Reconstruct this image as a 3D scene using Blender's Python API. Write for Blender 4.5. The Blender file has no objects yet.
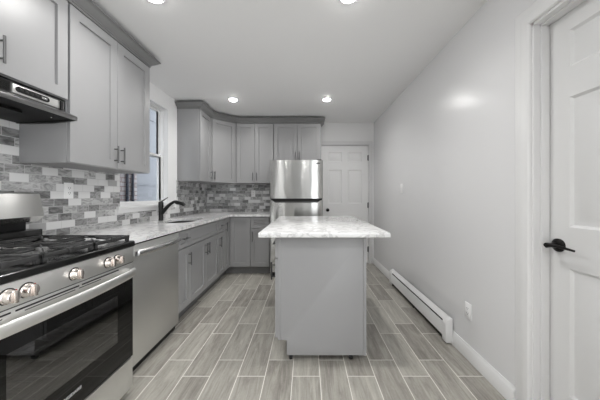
import bpy, bmesh, math, random
from mathutils import Vector, Matrix, noise
random.seed(7)
PI = math.pi
SC = bpy.context.scene
COL = SC.collection

# ------------------------------------------------------------------ camera, world, exposure
cam_d = bpy.data.cameras.new('camera')
cam_d.sensor_width = 36.0
cam_d.lens = 15.0
cam_d.shift_x = -6.5 / 600
cam_d.shift_y = -4.5 / 600
cam_d.clip_start = 0.02
cam = bpy.data.objects.new('camera', cam_d)
cam.location = (0, 0, 1.19)
cam.rotation_euler = (PI / 2, 0, 0)
COL.objects.link(cam)
SC.camera = cam

world = bpy.data.worlds.new('world')
world.use_nodes = True
SC.world = world
wb = world.node_tree.nodes['Background']
wb.inputs[0].default_value = (0.96, 0.98, 1.0, 1)
wb.inputs[1].default_value = 2.4

SC.view_settings.view_transform = 'Standard'
SC.view_settings.look = 'None'
SC.view_settings.gamma = 1.0
SC.view_settings.use_curve_mapping = False
SC.view_settings.exposure = 0.58
LAMP_W = 3.2
SC.cycles.diffuse_bounces = 8
SC.cycles.max_bounces = 14

# ------------------------------------------------------------------ key dimensions
XL, XR, YB, YF, CH = -1.75, 1.18, 4.38, -3.2, 2.465
YO = 0.1                                      # wall ends here, out of view: gap added to let world light in
CT = 0.905                                     # worktop height

# ------------------------------------------------------------------ materials
def lin(v):
    v /= 255.0
    return v / 12.92 if v <= 0.04045 else ((v + 0.055) / 1.055) ** 2.4
def rgb(r, g=None, b=None):
    if g is None: g = b = r
    return (lin(r), lin(g), lin(b), 1)
def mat(name, col, rough=0.5, metal=0.0, spec=0.5, coat=0.0):
    m = bpy.data.materials.new(name); m.use_nodes = True
    p = m.node_tree.nodes['Principled BSDF']
    p.inputs['Base Color'].default_value = col
    p.inputs['Roughness'].default_value = rough
    p.inputs['Metallic'].default_value = metal
    p.inputs['Specular IOR Level'].default_value = spec
    p.inputs['Coat Weight'].default_value = coat
    return m
class NT:
    def __init__(s, m): s.m = m; s.t = m.node_tree; s.p = s.t.nodes['Principled BSDF']
    def n(s, typ, **kw):
        nd = s.t.nodes.new(typ)
        for k, v in kw.items(): setattr(nd, k, v)
        return nd
    def l(s, a, b): s.t.links.new(a, b)
    def math(s, op, a, b=None, c=None):
        nd = s.n('ShaderNodeMath', operation=op)
        for i, v in enumerate((a, b, c)):
            if v is None: continue
            if isinstance(v, (int, float)): nd.inputs[i].default_value = v
            else: s.l(v, nd.inputs[i])
        return nd.outputs[0]
    def ramp(s, fac, stops, interp='LINEAR'):
        nd = s.n('ShaderNodeValToRGB'); nd.color_ramp.interpolation = interp
        e = nd.color_ramp.elements
        while len(e) < len(stops): e.new(0.5)
        for i, (pos, c) in enumerate(stops): e[i].position = pos; e[i].color = c
        s.l(fac, nd.inputs[0]); return nd.outputs[0]
    def mix(s, fac, a, b, typ='MIX'):
        nd = s.n('ShaderNodeMix', data_type='RGBA', blend_type=typ)
        for sock, v in ((nd.inputs[0], fac), (nd.inputs[6], a), (nd.inputs[7], b)):
            if isinstance(v, (int, float)): sock.default_value = v
            elif isinstance(v, tuple): sock.default_value = v
            else: s.l(v, sock)
        return nd.outputs[2]
    def bump(s, h, strength=0.2, dist=0.002):
        nd = s.n('ShaderNodeBump'); nd.inputs['Strength'].default_value = strength
        nd.inputs['Distance'].default_value = dist
        s.l(h, nd.inputs['Height']); s.l(nd.outputs[0], s.p.inputs['Normal'])
    def noise(s, vec, scale, detail=4.0, rough=0.5, dist=0.0):
        nd = s.n('ShaderNodeTexNoise'); nd.inputs['Scale'].default_value = scale
        nd.inputs['Detail'].default_value = detail; nd.inputs['Roughness'].default_value = rough
        nd.inputs['Distortion'].default_value = dist
        s.l(vec, nd.inputs['Vector']); return nd.outputs[0]
    def pos(s):
        return s.n('ShaderNodeNewGeometry').outputs['Position']
    def comb(s, x, y, z):
        nd = s.n('ShaderNodeCombineXYZ')
        for i, v in enumerate((x, y, z)):
            if isinstance(v, (int, float)): nd.inputs[i].default_value = v
            else: s.l(v, nd.inputs[i])
        return nd.outputs[0]
    def sep(s, v):
        nd = s.n('ShaderNodeSeparateXYZ'); s.l(v, nd.inputs[0]); return nd.outputs
    def obj(s):
        return s.n('ShaderNodeTexCoord').outputs['Object']
    def scale(s, vec, x, y, z):
        nd = s.n('ShaderNodeVectorMath', operation='MULTIPLY'); s.l(vec, nd.inputs[0])
        nd.inputs[1].default_value = (x, y, z); return nd.outputs[0]

def paint(name, col, rough, bumpiness=0.06, scale=220, spec=0.5):
    m = mat(name, col, rough, spec=spec); t = NT(m)
    t.bump(t.noise(t.pos(), scale, 2), bumpiness, 0.001)
    return m
M = {}
M['wall'] = paint('wall_paint', rgb(224, 224, 225), 0.24, 0.08, 90, 0.5)
M['wall_kitchen'] = paint('white_wall_paint', rgb(240), 0.5)
M['ceiling'] = paint('ceiling_paint', rgb(240), 0.55)
M['trim'] = mat('white_trim_paint', rgb(228), 0.32)
M['door'] = mat('white_door_paint', rgb(216), 0.30)
M['door_back'] = mat('white_door_paint_lit', rgb(240), 0.32)  # same white as the other door, lightened to paint in stronger light
M['cabinet'] = mat('grey_cabinet_lacquer', rgb(156, 156, 157), 0.36)
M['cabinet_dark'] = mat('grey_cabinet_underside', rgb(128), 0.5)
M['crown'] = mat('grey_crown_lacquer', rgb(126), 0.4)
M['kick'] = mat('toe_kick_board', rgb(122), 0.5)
M['shadow'] = mat('dark_recess', rgb(30), 0.7)
M['nickel'] = mat('brushed_nickel', rgb(112), 0.3, 1.0)
M['darkmetal'] = mat('dark_pewter', rgb(74), 0.35, 0.9)
M['blackmatte'] = mat('matte_black_metal', rgb(28), 0.35, 0.3)
M['faucet'] = mat('gunmetal_faucet', rgb(52), 0.28, 0.7)
M['bronze'] = mat('oil_rubbed_bronze', rgb(28, 26, 25), 0.3, 0.7)
M['blackgloss'] = mat('black_enamel', rgb(14), 0.2)
M['castiron'] = mat('cast_iron', rgb(78), 0.26, 0.55)
M['burner'] = mat('burner_aluminium', rgb(190), 0.35, 0.9)
M['glass_black'] = mat('black_oven_glass', rgb(7), 0.012, spec=0.5)
M['glass_window'] = mat('smoked_oven_window', rgb(30, 29, 28), 0.02, spec=0.9)
M['rubber'] = mat('black_rubber', rgb(18), 0.6)
M['white_plastic'] = mat('white_plastic', rgb(238), 0.5)
M['socket'] = mat('socket_slot', rgb(90), 0.5)
M['chrome'] = mat('chrome', rgb(225), 0.08, 1.0)
M['knob'] = mat('knob_metal', rgb(216, 208, 202), 0.26, 1.0)
M['handle_steel'] = mat('polished_handle', rgb(225), 0.22, 1.0)
M['hood_under'] = mat('black_hood_lining', rgb(5), 0.5, spec=0.3)
M['red'] = mat('red_mark', rgb(190, 60, 50), 0.5)
M['vinyl'] = mat('white_vinyl', rgb(232), 0.35)
M['heater'] = mat('white_enamel_heater', rgb(226), 0.3)
M['logo'] = mat('light_lettering', rgb(205), 0.4)
M['sinksteel'] = mat('sink_steel', rgb(84), 0.35, 1.0)
M['pipe'] = mat('dark_blue_pipe', rgb(30, 35, 50), 0.5)
M['hood'] = mat('hood_stainless', rgb(120), 0.30, 1.0)
M['alley'] = mat('alley_concrete', rgb(150), 0.9)

def steel(name, v, rough, aniso, rot, wav=0.0):
    m = mat(name, rgb(v, v, v - 2), rough, 1.0); t = NT(m)
    t.p.inputs['Anisotropic'].default_value = aniso
    t.l(t.comb(0.0, 0.0, 1.0), t.p.inputs['Tangent'])   # brushed so that highlights stretch vertically
    o = t.obj()
    if wav: t.bump(t.noise(t.scale(o, 5, 1, 3.2), 1.0, 1), 1.0, wav)
    return m
M['steel'] = steel('stainless_steel', 238, 0.42, 0.4, 0.25)
M['steel_bright'] = steel('polished_stainless', 205, 0.22, 0.85, 0.25)
M['steel_dw'] = steel('stainless_dishwasher', 226, 0.45, 0.4, 0.25)
M['steel_fridge'] = steel('stainless_fridge', 192, 0.155, 1.0, 0.25, 0.0022)

# floor: 7 x 20 inch wood-look porcelain planks running away from the camera
def floor_mat():
    m = mat('wood_look_plank_tile', rgb(150), 0.38); t = NT(m)
    P = t.pos(); s = t.sep(P)
    u = t.math('DIVIDE', t.math('SUBTRACT', s[0], 0.0886 - 0.181 * 40), 0.181)
    c = t.math('FLOOR', u); fu = t.math('FRACT', u)
    par = t.math('MODULO', c, 2.0)
    off = t.math('MULTIPLY', par, -0.1625)
    v = t.math('DIVIDE', t.math('SUBTRACT', s[1], t.math('ADD', off, 1.8085 - 0.511 * 20)), 0.511)
    r = t.math('FLOOR', v); fv = t.math('FRACT', v)
    wn = t.n('ShaderNodeTexWhiteNoise', noise_dimensions='2D'); t.l(t.comb(c, r, 0), wn.inputs['Vector'])
    rnd = wn.outputs['Value']
    eu = t.math('MULTIPLY', t.math('MINIMUM', fu, t.math('SUBTRACT', 1.0, fu)), 0.181)
    ev = t.math('MULTIPLY', t.math('MINIMUM', fv, t.math('SUBTRACT', 1.0, fv)), 0.511)
    e = t.math('MINIMUM', eu, ev)
    grout = t.math('LESS_THAN', e, 0.0026)
    # grain, shifted per plank
    gv = t.comb(t.math('ADD', t.math('MULTIPLY', s[0], 34.0), t.math('MULTIPLY', rnd, 91.0)),
                t.math('ADD', t.math('MULTIPLY', s[1], 3.2), t.math('MULTIPLY', rnd, 37.0)), 0.0)
    g1 = t.noise(gv, 1.0, 8, 0.62, 1.6)
    gv2 = t.comb(t.math('ADD', t.math('MULTIPLY', s[0], 12.0), t.math('MULTIPLY', rnd, 17.0)),
                 t.math('ADD', t.math('MULTIPLY', s[1], 1.9), t.math('MULTIPLY', rnd, 53.0)), 3.0)
    g2 = t.noise(gv2, 1.0, 4, 0.55, 0.8)
    g3 = t.noise(P, 60, 5, 0.7)
    g = t.math('ADD', t.math('ADD', t.math('MULTIPLY', g1, 0.5), t.math('MULTIPLY', g2, 0.38)), t.math('MULTIPLY', g3, 0.12))
    g = t.math('ADD', g, t.math('MULTIPLY', t.math('SUBTRACT', rnd, 0.5), 0.17))
    col = t.ramp(g, [(0.28, rgb(112, 108, 101)), (0.43, rgb(144, 140, 133)), (0.54, rgb(164, 161, 153)), (0.72, rgb(190, 187, 179))])
    col = t.mix(grout, col, rgb(226, 224, 217))
    t.l(col, t.p.inputs['Base Color'])
    t.l(t.math('ADD', 0.36, t.math('MULTIPLY', grout, 0.4)), t.p.inputs['Roughness'])
    h = t.math('SUBTRACT', t.math('MULTIPLY', g, 0.25), t.math('MULTIPLY', t.math('LESS_THAN', e, 0.0035), 1.0))
    t.bump(h, 0.35, 0.0015)
    return m
M['floor'] = floor_mat()

# glass-and-stone 2 x 4 inch splashback mosaic; 'axis' is the world axis running along the wall
def splash_mat(name, axis):
    m = mat(name, rgb(150), 0.15); t = NT(m)
    P = t.pos(); s = t.sep(P)
    TW, TH = 0.104, 0.0525
    v = t.math('DIVIDE', t.math('SUBTRACT', s[2], CT - 10 * TH), TH)
    r = t.math('FLOOR', v); fv = t.math('FRACT', v)
    u = t.math('ADD', t.math('DIVIDE', t.math('ADD', s[axis], 10.0), TW), t.math('MULTIPLY', t.math('MODULO', r, 2.0), 0.5))
    u = t.math('ADD', u, t.math('MULTIPLY', t.math('MODULO', r, 3.0), 0.13))
    c = t.math('FLOOR', u); fu = t.math('FRACT', u)
    wn = t.n('ShaderNodeTexWhiteNoise', noise_dimensions='2D'); t.l(t.comb(c, r, 0), wn.inputs['Vector'])
    rnd = wn.outputs['Value']
    e = t.math('MINIMUM', t.math('MULTIPLY', t.math('MINIMUM', fu, t.math('SUBTRACT', 1.0, fu)), TW),
               t.math('MULTIPLY', t.math('MINIMUM', fv, t.math('SUBTRACT', 1.0, fv)), TH))
    grout = t.math('LESS_THAN', e, 0.0014)
    base = t.ramp(rnd, [(0.0, rgb(222)), (0.22, rgb(172)), (0.40, rgb(194)), (0.55, rgb(148)), (0.68, rgb(208)), (0.78, rgb(140)), (0.88, rgb(182))], 'CONSTANT')
    vv = t.n('ShaderNodeVectorMath', operation='ADD'); t.l(P, vv.inputs[0])
    t.l(t.comb(t.math('MULTIPLY', rnd, 40.0), t.math('MULTIPLY', rnd, 23.0), t.math('MULTIPLY', rnd, 31.0)), vv.inputs[1])
    vein = t.noise(t.scale(vv.outputs[0], 1, 1, 2.6), 9, 6, 0.6, 1.5)
    stone = t.math('GREATER_THAN', rnd, 0.24)
    vcol = t.ramp(vein, [(0.33, rgb(150)), (0.47, rgb(212)), (0.55, rgb(255)), (0.68, rgb(196))])
    col = t.mix(t.math('MULTIPLY', stone, 0.85), base, t.mix(1.0, base, vcol, 'MULTIPLY'))
    col = t.mix(grout, col, rgb(192))
    t.l(col, t.p.inputs['Base Color'])
    t.l(t.math('ADD', t.math('ADD', 0.07, t.math('MULTIPLY', stone, 0.14)), t.math('MULTIPLY', grout, 0.5)), t.p.inputs['Roughness'])
    t.bump(t.math('MULTIPLY', t.math('GREATER_THAN', e, 0.002), 1.0), 0.4, 0.001)
    return m
M['splash_side'] = splash_mat('mosaic_side', 1)
M['splash_back'] = splash_mat('mosaic_back', 0)

def quartz():
    m = mat('white_quartz', rgb(226), 0.10); t = NT(m)
    P = t.pos()
    a = t.noise(P, 3.2, 8, 0.62, 2.2)
    vein = t.ramp(a, [(0.46, rgb(236)), (0.49, rgb(202)), (0.51, rgb(214)), (0.55, rgb(236))])
    b = t.noise(P, 34, 5, 0.7)
    cl = t.ramp(b, [(0.34, rgb(247)), (0.46, rgb(253)), (0.62, rgb(255))])
    c = t.mix(1.0, vein, cl, 'MULTIPLY')
    t.l(c, t.p.inputs['Base Color'])
    return m
M['quartz'] = quartz()

def glass():
    m = bpy.data.materials.new('window_glass'); m.use_nodes = True
    nt = m.node_tree; nt.nodes.clear()
    o = nt.nodes.new('ShaderNodeOutputMaterial'); mx = nt.nodes.new('ShaderNodeMixShader')
    tr = nt.nodes.new('ShaderNodeBsdfTransparent'); gl = nt.nodes.new('ShaderNodeBsdfGlossy')
    gl.inputs['Roughness'].default_value = 0.02
    tr.inputs[0].default_value = (0.93, 0.95, 0.96, 1)
    mx.inputs[0].default_value = 0.05
    nt.links.new(tr.outputs[0], mx.inputs[1]); nt.links.new(gl.outputs[0], mx.inputs[2])
    nt.links.new(mx.outputs[0], o.inputs[0])
    return m
M['pane'] = glass()

def smoked():
    m = bpy.data.materials.new('smoked_oven_window'); m.use_nodes = True
    nt = m.node_tree; nt.nodes.clear()
    o = nt.nodes.new('ShaderNodeOutputMaterial'); mx = nt.nodes.new('ShaderNodeMixShader')
    tr = nt.nodes.new('ShaderNodeBsdfTransparent'); gl = nt.nodes.new('ShaderNodeBsdfGlossy')
    gl.inputs['Roughness'].default_value = 0.015; tr.inputs[0].default_value = (0.72, 0.72, 0.72, 1)
    lw = nt.nodes.new('ShaderNodeLayerWeight'); lw.inputs[0].default_value = 0.5
    mp = nt.nodes.new('ShaderNodeMapRange'); mp.inputs[3].default_value = 0.09; mp.inputs[4].default_value = 0.7
    nt.links.new(lw.outputs['Facing'], mp.inputs[0]); pw = nt.nodes.new('ShaderNodeMath'); pw.operation = 'POWER'; pw.inputs[1].default_value = 2.0
    nt.links.new(lw.outputs['Facing'], pw.inputs[0]); nt.links.new(pw.outputs[0], mp.inputs[0])
    nt.links.new(mp.outputs[0], mx.inputs[0]); nt.links.new(tr.outputs[0], mx.inputs[1]); nt.links.new(gl.outputs[0], mx.inputs[2])
    nt.links.new(mx.outputs[0], o.inputs[0])
    return m
M['glass_window'] = smoked()
def brick():
    m = mat('painted_brick', rgb(190), 0.85); t = NT(m)
    s = t.sep(t.pos()); b = t.n('ShaderNodeTexBrick')
    t.l(t.comb(s[1], s[2], 0), b.inputs['Vector'])
    b.inputs['Color1'].default_value = rgb(158, 155, 156); b.inputs['Color2'].default_value = rgb(138, 133, 135)
    b.inputs['Mortar'].default_value = rgb(112, 92, 92); b.inputs['Scale'].default_value = 1.0
    b.inputs['Brick Width'].default_value = 0.2; b.inputs['Row Height'].default_value = 0.07
    b.inputs['Mortar Size'].default_value = 0.008
    t.l(b.outputs[0], t.p.inputs['Base Color']); return m
M['brick'] = brick()
def siding():
    m = mat('blue_grey_siding', rgb(150, 160, 178), 0.6); t = NT(m)
    n = t.noise(t.pos(), 1.4, 3)
    t.l(t.ramp(n, [(0.3, rgb(102, 105, 112)), (0.7, rgb(114, 117, 124))]), t.p.inputs['Base Color'])
    return m
M['siding'] = siding()
def emis(name, col, s):
    m = bpy.data.materials.new(name); m.use_nodes = True
    p = m.node_tree.nodes['Principled BSDF']
    p.inputs['Base Color'].default_value = (0.8, 0.8, 0.8, 1)
    p.inputs['Emission Color'].default_value = col; p.inputs['Emission Strength'].default_value = s
    return m
M['lens'] = emis('lit_lens', (1, 0.99, 0.97, 1), 90.0)

M['lens_soft'] = emis('hood_lens', (1, 0.98, 0.95, 1), 12.0)

# ------------------------------------------------------------------ mesh builder
class MB:
    def __init__(s): s.bm = bmesh.new(); s.mi = 0
    def _f(s, vs):
        try:
            f = s.bm.faces.new(vs); f.material_index = s.mi; return f
        except ValueError: return None
    def box(s, x0, y0, z0, x1, y1, z1, bev=0.0):
        if x0 > x1: x0, x1 = x1, x0
        if y0 > y1: y0, y1 = y1, y0
        if z0 > z1: z0, z1 = z1, z0
        v = [s.bm.verts.new((x, y, z)) for x in (x0, x1) for y in (y0, y1) for z in (z0, z1)]
        fs = [s._f([v[i] for i in q]) for q in ((0, 1, 3, 2), (4, 6, 7, 5), (0, 4, 5, 1), (2, 3, 7, 6), (0, 2, 6, 4), (1, 5, 7, 3))]
        if bev > 0:
            ed = list({e for f in fs for e in f.edges})
            r = bmesh.ops.bevel(s.bm, geom=ed, offset=bev, segments=2, affect='EDGES', profile=0.5)
            for f in r['faces']: f.material_index = s.mi
        return s
    def prism(s, pts, a0, a1, axis='x', bev=0.0):
        # pts: 2D outline in the plane across 'axis'
        def P(a, p):
            if axis == 'x': return (a, p[0], p[1])
            if axis == 'y': return (p[0], a, p[1])
            return (p[0], p[1], a)
        A = [s.bm.verts.new(P(a0, p)) for p in pts]; B = [s.bm.verts.new(P(a1, p)) for p in pts]
        n = len(pts); fs = [s._f(A), s._f(B[::-1])]
        for i in range(n):
            j = (i + 1) % n; fs.append(s._f([A[i], B[i], B[j], A[j]]))
        if bev > 0:
            ed = list({e for f in fs if f for e in f.edges})
            r = bmesh.ops.bevel(s.bm, geom=ed, offset=bev, segments=2, affect='EDGES', profile=0.5)
            for f in r['faces']: f.material_index = s.mi
        return s
    def tube(s, path, r, seg=12, rz=None, up=None, caps=True):
        # sweep an ellipse (r across, rz along 'up') along a path
        pts = [Vector(p) for p in path]; rs = r if isinstance(r, (list, tuple)) else [r] * len(pts)
        rings = []; prev = None
        for i, p in enumerate(pts):
            d = (pts[min(i + 1, len(pts) - 1)] - pts[max(i - 1, 0)]).normalized()
            if up is not None: a = Vector(up)
            elif prev is None: a = Vector((0, 0, 1)) if abs(d.z) < 0.9 else Vector((1, 0, 0))
            else: a = prev
            n = (a - d * a.dot(d)).normalized(); b = d.cross(n); prev = n
            rn = rs[i] if rz is None else rz
            rings.append([s.bm.verts.new(p + n * (rn * math.cos(t)) + b * (rs[i] * math.sin(t))) for t in (2 * PI * k / seg for k in range(seg))])
        for A, B in zip(rings, rings[1:]):
            for k in range(seg):
                f = s._f([A[k], A[(k + 1) % seg], B[(k + 1) % seg], B[k]])
                if f: f.smooth = True
        if caps: s._f(rings[0][::-1]); s._f(rings[-1])
        return s
    def lathe(s, prof, c, axis='z', seg=24):
        # prof: list of (radius, height) from base to tip
        rings = []
        for r, h in prof:
            ring = []
            for k in range(seg):
                t = 2 * PI * k / seg; a, b = r * math.cos(t), r * math.sin(t)
                if axis == 'z': q = (c[0] + a, c[1] + b, c[2] + h)
                elif axis == 'y': q = (c[0] + a, c[1] + h, c[2] + b)
                else: q = (c[0] + h, c[1] + a, c[2] + b)
                ring.append(s.bm.verts.new(q))
            rings.append(ring)
        for A, B in zip(rings, rings[1:]):
            for k in range(seg):
                f = s._f([A[k], A[(k + 1) % seg], B[(k + 1) % seg], B[k]])
                if f: f.smooth = True
        s._f(rings[0][::-1]); s._f(rings[-1])
        return s
    def shaker(s, x0, z0, x1, z1, y0=0.0, t=0.02, st=0.062, rec=0.014, ch=0.0015):
        # a recessed-panel door or drawer front, face at y0, body behind (+y)
        def ring(ax, az, bx, bz, y): return [s.bm.verts.new(q) for q in ((ax, y, az), (bx, y, az), (bx, y, bz), (ax, y, bz))]
        st = min(st, (x1 - x0) * 0.3, (z1 - z0) * 0.3)
        R = [ring(x0, z0, x1, z1, y0 + t), ring(x0, z0, x1, z1, y0 + ch), ring(x0 + ch, z0 + ch, x1 - ch, z1 - ch, y0),
             ring(x0 + st, z0 + st, x1 - st, z1 - st, y0), ring(x0 + st + 0.001, z0 + st + 0.001, x1 - st - 0.001, z1 - st - 0.001, y0 + rec)]
        for A, B in zip(R, R[1:]):
            for k in range(4): s._f([A[k], A[(k + 1) % 4], B[(k + 1) % 4], B[k]])
        s._f(R[0][::-1]); s._f(R[-1])
        return s
    def build(s, name, mats, parent=None, loc=None, smooth=False):
        bmesh.ops.remove_doubles(s.bm, verts=s.bm.verts, dist=1e-6)
        bmesh.ops.recalc_face_normals(s.bm, faces=s.bm.faces)
        me = bpy.data.meshes.new(name)
        if loc is not None: bmesh.ops.translate(s.bm, verts=s.bm.verts, vec=-Vector(loc))
        s.bm.to_mesh(me); s.bm.free()
        for m in (mats if isinstance(mats, (list, tuple)) else [mats]): me.materials.append(m)
        o = bpy.data.objects.new(name, me); COL.objects.link(o)
        if loc is not None: o.location = loc
        if parent is not None: o.parent = parent
        me.set_sharp_from_angle(angle=math.radians(38))
        if smooth:
            for p in me.polygons: p.use_smooth = True
        return o
def tag(o, label=None, cat=None, group=None, kind=None):
    if label: o['label'] = label
    if cat: o['category'] = cat
    if group: o['group'] = group
    if kind: o['kind'] = kind
    return o
def thing(name, label, cat, loc, rz=0.0, group=None):
    o = bpy.data.objects.new(name, None); COL.objects.link(o)
    o.empty_display_size = 0.1; o.location = loc; o.rotation_euler = (0, 0, rz)
    return tag(o, label, cat, group)
def struct(name, mb, m, parent=None):
    o = mb.build(name, m, parent); o['kind'] = 'structure'; return o
def copy_tree(o, parent=None):
    c = o.copy(); COL.objects.link(c)
    if parent is not None: c.parent = parent
    for ch in list(o.children): copy_tree(ch, c)
    return c
LEFT, BACK, RIGHT = PI / 2, 0.0, -PI / 2       # facing directions of wall units

# ------------------------------------------------------------------ room shell
struct('floor', MB().box(XL - 0.14, YF, -0.05, XR + 0.14, YB + 0.1, 0), M['floor'])
struct('ceiling', MB().box(XL - 0.14, YF, CH, XR + 0.2, YB + 0.1, CH + 0.08), M['ceiling'])
W0, W1, WZ0, WZ1 = 2.333, 3.159, 1.062, 2.27     # kitchen window opening
w = MB()
w.box(XL - 0.14, YF, 0, XL, W0, CH); w.box(XL - 0.14, W1, 0, XL, YB + 0.1, CH)
w.box(XL - 0.14, W0, 0, XL, W1, WZ0); w.box(XL - 0.14, W0, WZ1, XL, W1, CH)
struct('wall_left', w, M['wall_kitchen'])
# right wall with a door opening
D0, D1, DH = 0.50, 1.309, 2.088
w = MB()
w.box(XR, YO, 0, XR + 0.12, D0, CH); w.box(XR, D1, 0, XR + 0.12, YB + 0.1, CH); w.box(XR, D0, DH, XR + 0.12, D1, CH)
struct('wall_right', w, M['wall'])
# back wall with a door opening
B0, B1, BH = 0.262, 1.09, 2.074
w = MB()
w.box(XL, YB, 0, B0, YB + 0.1, CH); w.box(B1, YB, 0, XR, YB + 0.1, CH); w.box(B0, YB, BH, B1, YB + 0.1, CH)
struct('wall_back', w, M['wall_kitchen'])

struct('wall_rear', MB().box(XL - 0.14, YF - 0.1, 0, XR + 0.14, YF, CH), mat('grey_wall_paint', rgb(150), 0.5))
# six panel doors -------------------------------------------------
def six_panel(mb, x0, x1, z0, z1, y, t, zs, st, mid):
    # solid slab with moulded recessed and raised fields; face at y, thickness t towards +y
    w = x1 - x0; pw = (w - 2 * st - mid) / 2
    xs = [(x0 + st, x0 + st + pw), (x1 - st - pw, x1 - st)]
    xc = sorted({x0, x1, *[a for q in xs for a in q]}); zc = sorted({z0, z1, *[a for q in zs for a in q]})
    for i in range(len(xc) - 1):
        for j in range(len(zc) - 1):
            a, b, c, d = xc[i], xc[i + 1], zc[j], zc[j + 1]
            if any(abs(a - q[0]) < 1e-6 for q in xs) and any(abs(c - q[0]) < 1e-6 for q in zs):
                lv = [(0, 0), (0.004, 0.0), (0.016, 0.011), (0.030, 0.011), (0.052, 0.003)]
                rings = [[mb.bm.verts.new(q) for q in ((a + o, y + k, c + o), (b - o, y + k, c + o), (b - o, y + k, d - o), (a + o, y + k, d - o))] for o, k in lv]
                for A, B in zip(rings, rings[1:]):
                    for k in range(4): mb._f([A[k], A[(k + 1) % 4], B[(k + 1) % 4], B[k]])
                mb._f(rings[-1])
            else:
                mb._f([mb.bm.verts.new(q) for q in ((a, y, c), (b, y, c), (b, y, d), (a, y, d))])
    v = [mb.bm.verts.new(q) for q in ((x0, y, z0), (x1, y, z0), (x1, y, z1), (x0, y, z1), (x0, y + t, z0), (x1, y + t, z0), (x1, y + t, z1), (x0, y + t, z1))]
    for q in ((4, 7, 6, 5), (0, 1, 5, 4), (1, 2, 6, 5), (2, 3, 7, 6), (3, 0, 4, 7)): mb._f([v[i] for i in q])
def casing(name, x0, x1, zt, w, y, t, parent=None, loc=None):
    # flat profile architrave in local frame (x along wall, face at y - t)
    mb = MB(); prof = [(0, 0), (0, t * 0.65), (0.006, t), (w * 0.55, t), (w * 0.66, t * 0.7), (w * 0.9, t * 0.62), (w, t * 0.4), (w, 0)]
    # path: up left, across, down right, mitred
    cols = []
    for (o, h) in prof:
        cols.append([(x0 - o, y - h, 0), (x0 - o, y - h, zt + o), (x1 + o, y - h, zt + o), (x1 + o, y - h, 0)])
    vs = [[mb.bm.verts.new(q) for q in c] for c in cols]
    n = len(vs)
    for i in range(n):
        A, B = vs[i], vs[(i + 1) % n]
        for k in range(3): mb._f([A[k], A[k + 1], B[k + 1], B[k]])
    mb._f([c[0] for c in vs]); mb._f([c[3] for c in vs][::-1])
    return mb
# back door: hinged on its right, knob on the left
d = thing('door_1', None, None, (0, YB, 0)); d['kind'] = 'structure'
casing('c', B0, B1, BH, 0.065, 0.0, 0.018).build('door_casing', M['trim'], d)
mb = MB(); mb.box(B0, 0, 0, B0 + 0.004, 0.1, BH); mb.box(B1 - 0.004, 0, 0, B1, 0.1, BH); mb.box(B0, 0, BH - 0.004, B1, 0.1, BH)
mb.box(B0 + 0.004, 0.05, 0, B0 + 0.016, 0.1, BH - 0.004); mb.box(B1 - 0.016, 0.05, 0, B1 - 0.004, 0.1, BH - 0.004); mb.box(B0 + 0.004, 0.05, BH - 0.016, B1 - 0.004, 0.1, BH - 0.004)
mb.build('door_jamb', M['trim'], d)
mb = MB(); six_panel(mb, B0 + 0.007, B1 - 0.008, 0.012, BH - 0.011, 0.012, 0.035,
                     [(0.24, 0.80), (1.045, 1.645), (1.775, 1.955)], 0.11, 0.105)
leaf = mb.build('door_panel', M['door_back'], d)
mb = MB(); mb.lathe([(0.030, 0.012), (0.030, 0.006), (0.024, 0.0), (0.011, -0.004), (0.011, -0.028), (0.022, -0.036), (0.027, -0.05), (0.024, -0.062), (0.012, -0.068)], (0.37, 0.0, 0.936), 'y', 24)
mb.build('door_knob', M['bronze'], leaf)
for z in (1.85, 1.02, 0.25):
    mb = MB(); mb.box(B1 - 0.022, 0.006, z - 0.045, B1 + 0.004, 0.0135, z + 0.045); mb.tube([(B1 - 0.006, -0.001, z - 0.05), (B1 - 0.006, -0.001, z + 0.05)], 0.006, 10)
    mb.build('hinge', M['nickel'], leaf)
# right-hand door: the leaf sits on the far side of the jamb
d = thing('door_2', None, None, (XR, 0, 0), RIGHT); d['kind'] = 'structure'
# local: x = -worldY, y = +worldX beyond the wall face
casing('c', -D1, -D0, DH, 0.095, 0.0, 0.018).build('door_casing', M['trim'], d)
mb = MB(); J = 0.012
for (a, b) in ((-D1, -D1 + J), (-D0 - J, -D0)): mb.box(a, 0, 0, b, 0.13, DH)
mb.box(-D1, 0, DH - J, -D0, 0.13, DH)
S = 0.011
mb.box(-D1 + J, 0.030, 0, -D1 + J + S, 0.072, DH - J, 0.002); mb.box(-D0 - J - S, 0.030, 0, -D0 - J, 0.072, DH - J, 0.002)
mb.box(-D1 + J, 0.030, DH - J - S, -D0 - J, 0.072, DH - J, 0.002)
mb.build('door_jamb', M['trim'], d)
mb = MB(); six_panel(mb, -D1 + J + 0.002, -D0 - J - 0.002, 0.012, DH - J - 0.003, 0.075, 0.035,
                     [(0.225, 0.845), (1.035, 1.665), (1.80, 1.985)], 0.098, 0.105)
leaf = mb.build('door_panel', M['door'], d)
hx = -1.243; hz = 0.943
mb = MB(); mb.lathe([(0.033, 0.075), (0.033, 0.069), (0.028, 0.064), (0.013, 0.060), (0.011, 0.030), (0.0125, 0.022), (0.0125, 0.012)], (hx, 0, hz), 'y', 28)
mb.tube([(hx - 0.012, 0.018, hz), (hx + 0.01, 0.017, hz + 0.001), (hx + 0.045, 0.019, hz + 0.004), (hx + 0.085, 0.022, hz), (hx + 0.118, 0.026, hz - 0.004)],
        [0.009, 0.0095, 0.0075, 0.0065, 0.005], 12)
mb.build('door_handle', M['bronze'], leaf)

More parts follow.
